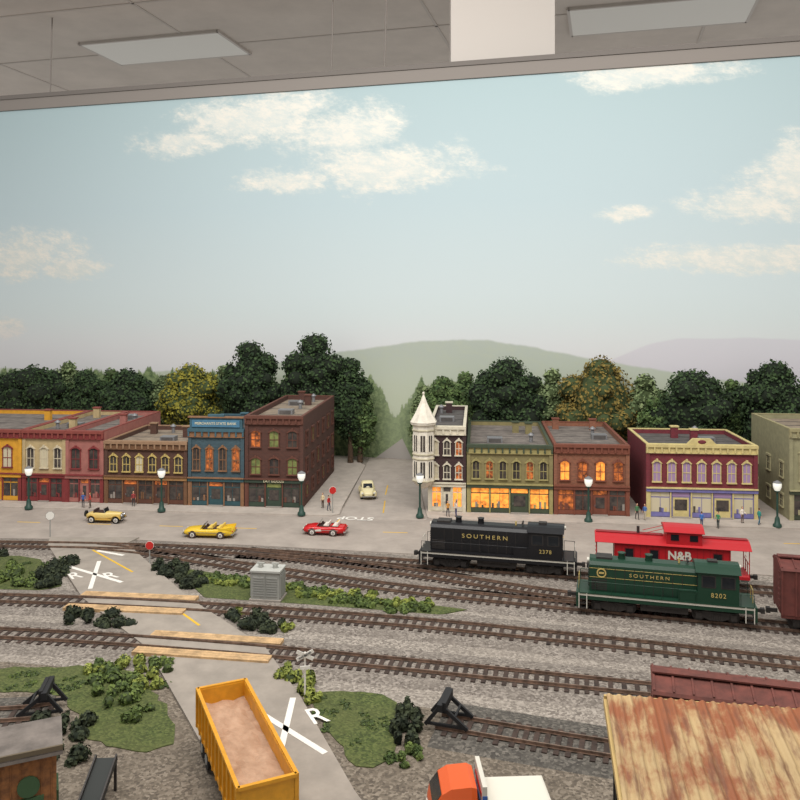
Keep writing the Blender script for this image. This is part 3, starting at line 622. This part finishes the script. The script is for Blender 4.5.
b.box(-.4,2.4,-1.35,1.35,3.4,4.55,cred); b.prism(arcroof(1.5,4.55,.35)+[(1.45,4.5),(-1.45,4.5)],-.6,2.6,cred,'x')
for sy in (-1,1):
    for xx in (-3.4,-1.4,3.6): b.box(xx-.32,xx+.32,sy*1.41-.02,sy*1.41+.02,2.15,2.95,glass); b.box(xx-.4,xx+.4,sy*1.4-.02,sy*1.4+.02,2.07,3.03,dr_)
    for xx in (.25,1.75): b.box(xx-.32,xx+.32,sy*1.36-.02,sy*1.36+.02,3.85,4.35,glass)
    for i in range(19): b.box(-4.5+i*.5-.015,-4.5+i*.5+.015,sy*1.4-.02,sy*1.4+.02,1.2,3.35,dr_)
    b.rod((-2.2,sy*.5,4.05),(-.4,sy*.5,4.6),.03,cred,6)
b.box(-h,-.6,-.3,.3,3.88,3.95,dr_); b.box(2.6,h,-.3,.3,3.88,3.95,dr_)
for s_ in (-1,1):
    for yy in (-1.25,-.4,.4,1.25): b.rod((s_*(h-.05),yy,1.2),(s_*(h-.05),yy,2.2 if abs(yy)<1 else 3.5),.035,cred,6)
    b.rod((s_*(h-.05),-1.25,2.2),(s_*(h-.05),1.25,2.2),.035,cred,6)
    for k in range(7): b.rod((s_*(h+.02),.5,1.3+k*.35),(s_*(h+.02),.95,1.3+k*.35),.025,cred,6)
    b.box(s_*4.62-.03,s_*4.62+.03,-.4,.4,1.25,3.1,dr_); coupler(b,s_*h,s_)
    for sy in (-1,1):
        for k in range(3): b.box(s_*(h-.4)-.3,s_*(h-.4)+.3,sy*1.3-.12,sy*1.3+.12,.3+k*.3,.35+k*.3,steel)
b.rod((-2.6,0,3.85),(-2.6,0,4.5),.12,steel,8); bogie(b,-3.9,1.7); bogie(b,3.9,1.7)
o=b.build('caboose',(22.9,67.85,.36),RA); text('lettering','N&B',.95,(.6,-1.44,2.6),(D(90),0,0),lwh,o,bold=.03)
def boxcar(x,y,ang,L,m,name='boxcar'):
    b=MB(); h=L/2; b.box(-h,h,-1.5,1.5,1.05,3.95,m); b.prism([(-1.6,3.9),(-1.5,4.05),(0,4.35),(1.5,4.05),(1.6,3.9)],-h-.05,h+.05,m,'x')
    n=int(L/.9)
    for i in range(n+1):
        xx=-h+.06+i*(L-.12)/n
        for sy in (-1,1): b.box(xx-.06,xx+.06,sy*1.53-.05,sy*1.53+.05,1.05,3.9,m)
        b.prism([(-1.5,4.05),(0,4.35),(1.5,4.05),(1.5,4.12),(0,4.43),(-1.5,4.12)],xx-.05,xx+.05,m,'x')
    b.box(-h,h,-.3,.3,4.42,4.5,m)
    for sy in (-1,1):
        b.box(-1.2,1.2,sy*1.58-.05,sy*1.58+.05,1.15,3.75,m); b.box(-2.6,2.6,sy*1.6-.05,sy*1.6+.05,3.75,3.85,m); b.box(-2.6,2.6,sy*1.6-.05,sy*1.6+.05,1.05,1.15,m)
        b.box(-h,h,sy*1.4-.05,sy*1.4+.05,.85,1.08,m)
    for s_ in (-1,1):
        coupler(b,s_*h,s_)
        for k in range(8): b.rod((s_*(h+.08),-1.35,1.2+k*.36),(s_*(h+.08),-.9,1.2+k*.36),.025,m,6)
    bogie(b,-h+1.9,1.75); bogie(b,h-1.9,1.75); return b.build(name,(x,y,.36),ang)
o=boxcar(33.6,57.4,math.atan(-.268),12.0,cbr); o.scale=(1,1,1.13); boxcar(19.2,40.3,math.atan(-.28),12.4,mat('boxcar_oxide',(100,54,46),.75,noise=.15,scale=1.2))
def bumper(x,y,ang):
    b=MB(); bk=mat('bumper_black',(28,28,30),.7)
    for s_ in (-.72,.72):
        b.beam((1.5,s_,.0),(0,s_,1.15),.16,.2,bk); b.beam((-.9,s_,.0),(0,s_,1.15),.16,.2,bk); b.beam((-.9,s_,.08),(1.5,s_,.08),.14,.14,bk)
    b.beam((0,-1.1,1.15),(0,1.1,1.15),.3,.4,bk); b.box(.1,.32,-.9,.9,.95,1.4,bk); b.beam((.8,-.72,.6),(.8,.72,.6),.12,.12,bk); b.build('track_bumper',(x,y,.36),ang)
bumper(2.5,45.45,D(-17)); bumper(-20.6,46.8,D(192))
# ---------------------------------------------------------------- road vehicles
def ring(x,hw,z0,z1,r=.25,top=.72):
    return [(x,-hw*.9,z0),(x,-hw,z0+(z1-z0)*.3),(x,-hw,z0+(z1-z0)*.62),(x,-hw*.93,z1-(z1-z0)*.12),(x,-hw*top,z1),(x,0,z1+.03),(x,hw*top,z1),(x,hw*.93,z1-(z1-z0)*.12),(x,hw,z0+(z1-z0)*.62),(x,hw,z0+(z1-z0)*.3),(x,hw*.9,z0)]
def wheels(b,xs,hw,r=.34):
    for xx in xs:
        for s_ in (-1,1):
            b.rod((xx,s_*(hw-.22),r),(xx,s_*(hw+.01),r),r,rubber,16,smooth=False); b.rod((xx,s_*(hw+.0),r),(xx,s_*(hw+.03),r),r*.62,mat('whitewall',(225,222,214),.6),14); b.rod((xx,s_*(hw+.02),r),(xx,s_*(hw+.06),r),r*.42,chrome,12)
intm=mat('car_interior',(60,40,34),.8)
def convertible(name,x,y,ang,col,L,fins=True,seat=None):
    b=MB(); h=L/2; hw=.92; c_=mat(name+'_paint',col,.25)
    st_=[(-h,.7,.5,.72),(-h+.12,.86,.34,.92),(-h+.6,.92,.3,1.0 if fins else .92),(-h+1.5,.93,.28,.96),(-.5,.93,.28,.92),(.5,.93,.28,.9),(1.2,.92,.28,.92),(h-.6,.9,.3,.86),(h-.12,.84,.36,.78),(h,.7,.48,.66)]
    b.loft([ring(*s) for s in st_],c_)
    b.box(-1.45,.55,-.72,.72,.7,.965,intm)
    for xx in (-1.1,-.15): b.box(xx-.25,xx+.2,-.66,.66,.8,1.05,seat or intm); b.box(xx-.35,xx-.22,-.66,.66,.85,1.28,seat or intm)
    b.add([(.75,-.7,.93),(.75,.7,.93),(.42,.62,1.36),(.42,-.62,1.36)],[(0,1,2,3)],glass)
    b.rod((.42,-.64,1.37),(.42,.64,1.37),.03,chrome,6)
    for s_ in (-1,1): b.rod((.77,s_*.72,.93),(.42,s_*.64,1.37),.03,chrome,6); b.rod((h-.02,s_*.6,.66),(h+.03,s_*.6,.66),.12,lwh,10); b.rod((-h+.0,s_*.6,.72),(-h-.05,s_*.6,.72),.08,rd,8); b.box(-h+.6,h-.5,s_*.94-.015,s_*.94+.015,.58,.63,chrome)
    if fins:
        for s_ in (-1,1): b.prism([(-h+.05,.85),(-h,1.15),(-h+1.4,.95),(-h+1.4,.85)],s_*.84-.05,s_*.84+.05,c_)
    b.box(h-.08,h+.12,-.85,.85,.36,.5,chrome); b.box(-h-.12,-h+.08,-.85,.85,.38,.52,chrome); b.box(h-.04,h+.04,-.45,.45,.52,.68,chrome)
    b.rod((.35,-.35,1.0),(.25,-.35,1.1),.16,intm,10)
    for xx in (-h+1.15,h-.95):
        for s_ in (-1,1): b.rod((xx,s_*.80,.36),(xx,s_*.945,.36),.4,intm,16,smooth=False)
    wheels(b,(-h+1.15,h-.95),.93,.34); return b.build(name,(x,y,.085),ang)
convertible('yellow_convertible_car',-19.4,81.7,D(175)+0,(222,184,48),5.0,True,mat('seat_yellow',(220,190,90),.7))
rc=convertible('red_convertible_car',-7.7,82.6,D(172),(190,24,28),4.3,False,mat('seat_white',(215,205,195),.7))
b=MB(); 
for s_ in (-1,1): b.prism([(.2,.5),(.85,.46),(.9,.62),(.3,.72)],s_*.95-.01,s_*.95+.01,lwh)
b.build('side_cove',(0,0,0),0,rc)
def roadster(x,y,ang):
    b=MB(); cc=mat('roadster_cream',(214,188,116),.3); fd=mat('roadster_fender',(188,154,76),.3)
    b.loft([ring(-2.1,.3,.55,.8),ring(-1.8,.5,.45,1.0),ring(-1.0,.66,.4,1.12),(ring(0.1,.64,.4,1.1)),ring(.5,.5,.42,1.1),ring(1.7,.36,.45,1.05),ring(1.85,.3,.5,1.0)],cc)
    for s_ in (-1,1):
        for xx,dr in ((1.45,1),(-1.3,-1)):
            R=[]
            for k in range(9):
                t=D(15+150*k/8); px,pz=xx-.52*math.cos(t)*dr,.36+.5*math.sin(t); R.append([(px,s_*.62-.2,pz-.03),(px,s_*.62+.2,pz-.03),(px,s_*.62+.16,pz+.05),(px,s_*.62-.16,pz+.05)])
            b.loft(R,fd)
        b.box(-.85,.95,s_*.66-.16,s_*.66+.16,.38,.44,fd); b.ell((1.95,s_*.34,.82),(.15,.13,.13),chrome)
    b.box(-1.0,.1,-.5,.5,.9,1.16,intm); b.box(-1.15,-.95,-.52,.52,.9,1.4,intm)
    b.add([(.15,-.52,1.1),(.15,.52,1.1),(.0,.5,1.52),(.0,-.5,1.52)],[(0,1,2,3)],glass); b.rod((0,-.5,1.52),(0,.5,1.52),.03,chrome,6)
    for s_ in (-1,1): b.rod((.15,s_*.52,1.1),(0,s_*.5,1.52),.03,chrome,6)
    b.box(1.84,1.9,-.26,.26,.5,1.02,chrome); b.box(2.05,2.12,-.7,.7,.42,.52,chrome); b.rod((-2.15,0,.85),(-2.3,0,.85),.34,rubber,14)
    wheels(b,(1.45,-1.3),.7,.37); b.build('vintage_roadster_car',(x,y,.085),ang)
roadster(-32,87.0,D(-6))
def beetle(x,y,ang):
    b=MB(); cc=mat('sedan_cream',(220,208,164),.3)
    b.loft([ring(-2.0,.5,.45,.7),ring(-1.7,.72,.35,1.0),ring(-.8,.8,.3,1.1),ring(.3,.8,.3,1.05),ring(1.3,.62,.35,.98),ring(1.85,.45,.42,.8),ring(1.95,.3,.45,.65)],cc)
    b.loft([ring(-1.5,.45,.9,1.1),ring(-1.1,.62,.9,1.4),ring(-.5,.66,.9,1.58),ring(.2,.64,.9,1.52),ring(.75,.6,.9,1.08)],cc)
    b.add([(.78,-.5,1.06),(.78,.5,1.06),(.4,.46,1.44),(.4,-.46,1.44)],[(0,1,2,3)],glass)
    for s_ in (-1,1):
        b.add([(.45,s_*.665,1.08),(-.9,s_*.685,1.08),(-.7,s_*.6,1.4),(.2,s_*.6,1.4)],[(0,1,2,3)],glass)
        for xx in (1.25,-1.25): b.ell((xx,s_*.72,.5),(.52,.2,.36),cc)
        b.ell((1.72,s_*.62,.68),(.12,.12,.13),lwh)
    b.box(1.95,2.05,-.7,.7,.36,.46,chrome); b.box(-2.1,-2.0,-.7,.7,.36,.46,chrome); wheels(b,(1.25,-1.25),.8,.33); o=b.build('cream_sedan_car',(x,y,.11),ang); o.scale=(1.1,1.15,1.15)
beetle(-4.0,98.3,D(-84))
ty=mat('trailer_yellow',(210,148,34),.45,noise=.05,scale=2); load=mat('trailer_load',(158,124,98),.8,rgb2=(184,150,124),scale=1.2)
b=MB(); h=4.8; hw=1.3
b.box(-h,h,-hw,-hw+.12,1.2,3.1,ty); b.box(-h,h,hw-.12,hw,1.2,3.1,ty); b.box(-h,-h+.12,-hw,hw,1.2,3.1,ty); b.box(h-.12,h,-hw,hw,1.2,3.1,ty); b.box(-h,h,-hw,hw,1.15,1.3,ty)
nx,ny=24,8; vs=[];fs=[]
for i in range(nx+1):
    for j in range(ny+1):
        vs.append((-h+.12+(2*h-.24)*i/nx,-hw+.12+(2*hw-.24)*j/ny,2.35+.14*math.sin(i*.9+j)*math.sin(j*.8)+RNG.uniform(-.04,.04)))
for i in range(nx):
    for j in range(ny): k=i*(ny+1)+j; fs.append((k,k+1,k+ny+2,k+ny+1))
b.add(vs,fs,load)
for s_ in (-1,1):
    b.box(-h-.05,h+.05,s_*hw-.09,s_*hw+.09,3.05,3.2,ty); b.box(-h,h,s_*hw-.05,s_*hw+.05,1.15,1.35,ty)
    b.box(s_*h-.09,s_*h+.09,-hw,hw,3.05,3.2,ty)
    for i in range(12): xx=-h+.05+i*(2*h-.1)/11; b.box(xx-.07,xx+.07,s_*hw-.1,s_*hw+.1,1.15,3.1,ty)
for s_ in (-1,1):
    b.box(-h+.2,h-.2,s_*.5-.1,s_*.5+.1,.85,1.15,steel)
    for xx in (h-1.0,h-2.2):
        b.rod((xx,s_*.75,.5),(xx,s_*1.25,.5),.5,rubber,18,smooth=False); b.rod((xx,s_*1.25,.5),(xx,s_*1.28,.5),.25,grp,12)
    b.box(-2.6,-2.4,s_*.8-.08,s_*.8+.08,0,1.1,steel)
    b.rod((h-1.6,s_*.3,.5),(h-1.6,s_*.3,.9),.1,steel,6)
for xx in (h-1.0,h-2.2): b.rod((xx,-.8,.5),(xx,.8,.5),.1,steel,6)
b.build('dump_trailer',(-7.7,39.05,.2),math.atan2(9.0,-4.05))
og=mat('truck_orange',(212,90,38),.35); tbl=mat('truck_blue',(60,100,170),.5); b=MB()
b.loft([[(x,-w_,z0),(x,-w_,z1*.7+z0*.3),(x,-w_*.85,z1),(x,w_*.85,z1),(x,w_,z1*.7+z0*.3),(x,w_,z0)] for x,w_,z0,z1 in ((1.9,1.0,.6,1.5),(1.8,1.1,.5,1.9),(1.4,1.12,.5,2.45),(1.0,1.12,.5,2.68),(.1,1.12,.5,2.75),(-.15,1.05,.5,2.65))],og,False)
b.add([(1.81,-.9,1.95),(1.81,.9,1.95),(1.43,.88,2.45),(1.43,-.88,2.45)],[(0,1,2,3)],glass)
for s_ in (-1,1):
    b.box(.35,1.25,s_*1.13-.02,s_*1.13+.02,1.45,2.0,glass); b.rod((1.9,s_*.8,1.1),(1.96,s_*.8,1.1),.16,lwh,10)
    for xx in (1.0,-2.6): b.rod((xx,s_*.85,.48),(xx,s_*1.17,.48),.48,rubber,16,smooth=False); b.rod((xx,s_*1.17,.48),(xx,s_*1.2,.48),.22,chrome,10)
b.box(1.9,2.05,-1.05,1.05,.4,.7,chrome); b.box(-3.4,.2,-.5,.5,.5,.8,steel); b.box(-.55,-.35,-1.2,1.2,.8,2.9,lwh); b.box(-3.5,-.6,-1.2,1.2,.8,1.9,lwh); b.box(-3.5,-.6,-1.23,1.23,.8,.95,tbl); b.box(-3.4,-.7,-1.1,1.1,1.9,1.96,mat('truck_bed',(216,211,198),.8))
for k in range(3): b.box(-.35,-.32,-.9,.9,1.3+k*.5,1.48+k*.5,tbl if k%2 else rd)
for s_ in (-1,1): b.box(-.56,-.34,s_*1.2-.015,s_*1.2+.015,1.4,2.5,tbl)
b.build('orange_delivery_truck',(3.2,36.1,.03),D(183))
# ---------------------------------------------------------------- foreground buildings
cr=bpy.data.materials.new('rusty_corrugated'); cr.use_nodes=True; nt=cr.node_tree; g=NG(nt); bs=nt.nodes['Principled BSDF']; bs.inputs['Roughness'].default_value=.7
tc=nt.nodes.new('ShaderNodeTexCoord'); sp=nt.nodes.new('ShaderNodeSeparateXYZ'); nt.links.new(tc.outputs['Object'],sp.inputs[0])
na=g.noise(g.xyz(g.m('MULTIPLY',sp.outputs[0],1.3),g.m('MULTIPLY',sp.outputs[1],.35),0.0),.6,8,.68); nb_=g.noise(tc.outputs['Object'],.35,6,.6)
col=g.mix(g.ss(g.m('ADD',na,g.m('MULTIPLY',nb_,.9)),.84,1.08),lin((182,156,112)),lin((142,82,48)))
nc=g.noise(g.xyz(g.m('MULTIPLY',sp.outputs[0],2.5),g.m('MULTIPLY',sp.outputs[1],.35),5.0),1.0,6,.65)
col=g.mix(g.m('MULTIPLY',g.ss(nc,.48,.68),.75),col,lin((106,66,46)))
sb=g.m('FRACT',g.m('DIVIDE',sp.outputs[0],.42)); col=g.mix(g.m('MULTIPLY',g.ss(sb,.75,.95),.3),col,lin((92,62,44)))
nt.links.new(col,bs.inputs['Base Color'])
fas=mat('fascia_cream',(186,158,102),.7)
b=MB(); wl=mat('shed_wall',(112,120,108),.85,noise=.1,scale=1); vs=[];fs=[]; n=260
def zr(y): return 7.4+(y)*.14
for i in range(n+1):
    xx=17*i/n; dz=.05*math.sin(2*math.pi*xx/.42)
    for y in (.25,-3.2,-3.25,-10): vs.append((xx-.2,y,zr(y)+dz+(.08 if y>-3.22 else 0)))
for i in range(n):
    for k in range(3): fs.append((i*4+k,i*4+4+k,i*4+5+k,i*4+1+k))
b.add(vs,fs,cr,True); b.box(0.1,16.6,-9.6,-.1,0,5.8,wl); b.box(.1,16.6,-3,-.1,5.8,6.75,wl); b.box(-.3,16.9,.2,.35,6.9,7.45,fas); 
b.prism([(-10,5.55),(.3,7.0),(.3,7.35),(-10,5.9)],-.32,-.18,fas,'x')
for i in range(10): b.box(-.02,.1,-9.3+i*.95,-9.2+i*.95,0,5.8,steel)
b.box(-.03,.1,-5.5,-3.2,0,3.2,mat('shed_door',(90,150,150),.7)); b.box(.1,.2,-9,-7,2.5,4,dk)
b.build('rusty_roof_shed',(8.9,33.6,0),D(-9))
b=MB(); wd=mat('plank_brown',(104,68,44),.85,rgb2=(156,104,60),scale=2.5); b.box(-11,0,0,2.6,0,4.6,wd); b.box(-11.3,.25,-.3,2.8,4.6,4.8,roofm['grey']); b.box(-11.3,.25,-.3,-.2,4.75,5.0,mat('eave',(96,84,66),.8))
for i in range(28): b.box(-11+i*.4-.015,-11+i*.4+.015,-.04,0,0,4.6,wd)
sg=mat('shed_green',(56,84,54),.6)
b.box(-1.7,-.5,-.1,0,.2,2.9,sg); b.rod((-1.1,-.14,3.4),(-1.1,-.05,3.4),.45,sg,16); b.rod((-3.4,-.14,3.2),(-3.4,-.05,3.2),.5,sg,16)
b.box(-5.6,-4.4,-.1,0,2,3.6,dk); b.box(0,.1,.6,2,.2,2.6,sg)
b.rod((-8,1.2,4.8),(-8,1.2,6.0),.3,steel,10)
b.build('wooden_freight_shed',(-14.9,34.7,0),D(24))
b=MB(); b.beam((0,0,.15),(0,3.8,1.5),1.1,.12,mat('ramp_dark',(38,42,40),.7)); 
for s_ in (-.5,.5): b.beam((s_,3.6,0),(s_,3.6,1.4),.12,.12,steel); b.beam((s_,0,.3),(s_,3.8,1.65),.08,.2,steel)
b.build('loading_ramp',(-14.4,35.8,0),D(2))
# ---------------------------------------------------------------- people
def person(x,y,z,rz,shirt,pants,hair=(60,40,28),stride=0,armf=0):
    V=[(0,0,.92),(0,0,1.1),(0,-.01,1.3),(0,0,1.44),(0,-.01,1.54)]; R=[.13,.125,.15,.075,.055]; E=[(0,1),(1,2),(2,3),(3,4)]
    for s_ in (-1,1):
        k=len(V); st2=stride*s_
        V+=[(s_*.09,0,.86),(s_*.1,-.02-st2*.12,.5),(s_*.1,.03-st2*.2,.1),(s_*.11,-.13-st2*.2,.045)]; R+=[.092,.066,.045,.04]; E+=[(0,k),(k,k+1),(k+1,k+2),(k+2,k+3)]
        k=len(V); af=armf if s_>0 else 0
        V+=[(s_*.185,0,1.4),(s_*.24,.02,1.14),(s_*.24,-.08-af*.18,.92+af*.18),(s_*.235,-.1-af*.24,.85+af*.22)]; R+=[.06,.045,.032,.034]; E+=[(2,k),(k,k+1),(k+1,k+2),(k+2,k+3)]
    me=bpy.data.meshes.new('tmp'); me.from_pydata(V,E,[]); o=bpy.data.objects.new('tmp',me); sc.collection.objects.link(o)
    md=o.modifiers.new('s','SKIN'); o.modifiers.new('u','SUBSURF').levels=1
    for i,sv in enumerate(me.skin_vertices[0].data): sv.radius=(R[i],R[i]*.85); sv.use_root=(i==0)
    dg=bpy.context.evaluated_depsgraph_get(); em=bpy.data.meshes.new_from_object(o.evaluated_get(dg))
    sk=mat('skin',(214,166,134),.6); hm=mat('hair_%d'%hair[0],hair,.7); shm=mat('shirt_%d_%d_%d'%shirt,shirt,.8); pm=mat('pants_%d_%d_%d'%pants,pants,.8); sh=mat('shoe',(40,30,26),.6)
    b=MB(); vs=[tuple(v.co) for v in em.vertices]; grp_={}
    for f in em.polygons:
        c_=f.center; m=shm if c_.z>.95 else (pm if c_.z>.1 else sh)
        if c_.z>1.47: m=sk
        if abs(c_.x)>.195 and c_.z<.98+armf*.1*(c_.x>0): m=sk
        grp_.setdefault(m.name,(m,[]))[1].append(tuple(f.vertices))
    o0=len(b.v); b.v+=vs
    for m,fs in grp_.values():
        k=b.mi(m)
        for f in fs: b.f.append(tuple(i+o0 for i in f)); b.m.append(k); b.sm.append(True)
    b.ell((0,-.015,1.655),(.078,.095,.118),sk,12,10); b.ell((0,.015,1.69),(.088,.1,.1),hm,12,8); b.ell((0,-.115,1.645),(.014,.022,.022),sk,6,5)
    for s_ in (-1,1): b.ell((s_*.03,-.1,1.665),(.012,.01,.008),sh,6,4); b.ell((s_*.082,0,1.65),(.012,.022,.03),sk,6,5)
    b.box(-.025,.025,-.11,-.095,1.6,1.607,mat('lips',(160,80,76),.6))
    for s_ in (-1,1):
        af=armf if s_>0 else 0; hx,hy,hz=s_*.235,-.1-af*.24,.85+af*.22
        for k in range(4): b.rod((hx,hy-.022+k*.016,hz-.02),(hx-s_*.012,hy-.026+k*.016,hz-.1-(.012 if k in(1,2) else 0)),.009,sk,6,.006)
        b.rod((hx-s_*.01,hy-.03,hz),(hx-s_*.02,hy-.065,hz-.05),.01,sk,6,.007)
    bpy.data.objects.remove(o); p=b.build('person',(x,y,z),rz); return p
P=person
for a in ((-36.6,92.4,.22,.3,(60,90,150),(50,50,60),(60,40,28),.8,0),(-35.7,92.2,.22,-1.2,(180,60,50),(90,80,70),(120,90,50),.3,1),
  (-8.1,91,.22,1,(190,40,40),(40,50,80),(50,36,28),.6,0),(-8.9,92.2,.22,-.6,(220,200,160),(80,60,50),(70,50,30),0,1),
  (5.3,88.6,.22,.4,(200,140,60),(60,60,70),(40,30,24),.5,0),(6.2,88.5,.22,-1.3,(210,200,190),(70,70,110),(90,60,40),0,1),
  (25.9,87.4,.22,.2,(70,120,80),(60,50,50),(50,40,30),.8,0),(26.7,87.2,.22,-.8,(70,110,170),(190,180,160),(60,40,30),.4,1),
  (31.9,84.6,.08,2.5,(60,110,180),(60,70,100),(70,50,30),.7,0),(33.6,84.5,.08,-.9,(60,130,90),(50,60,60),(40,30,20),.3,1),
  (36.8,86,.22,.3,(235,225,215),(110,90,80),(120,80,50),0,1),(38.3,85.3,.22,1.9,(50,140,130),(60,100,120),(60,40,30),.9,0),(-31,93,.22,.4,(150,60,60),(60,60,60),(60,44,30),.2,0)): P(*a)
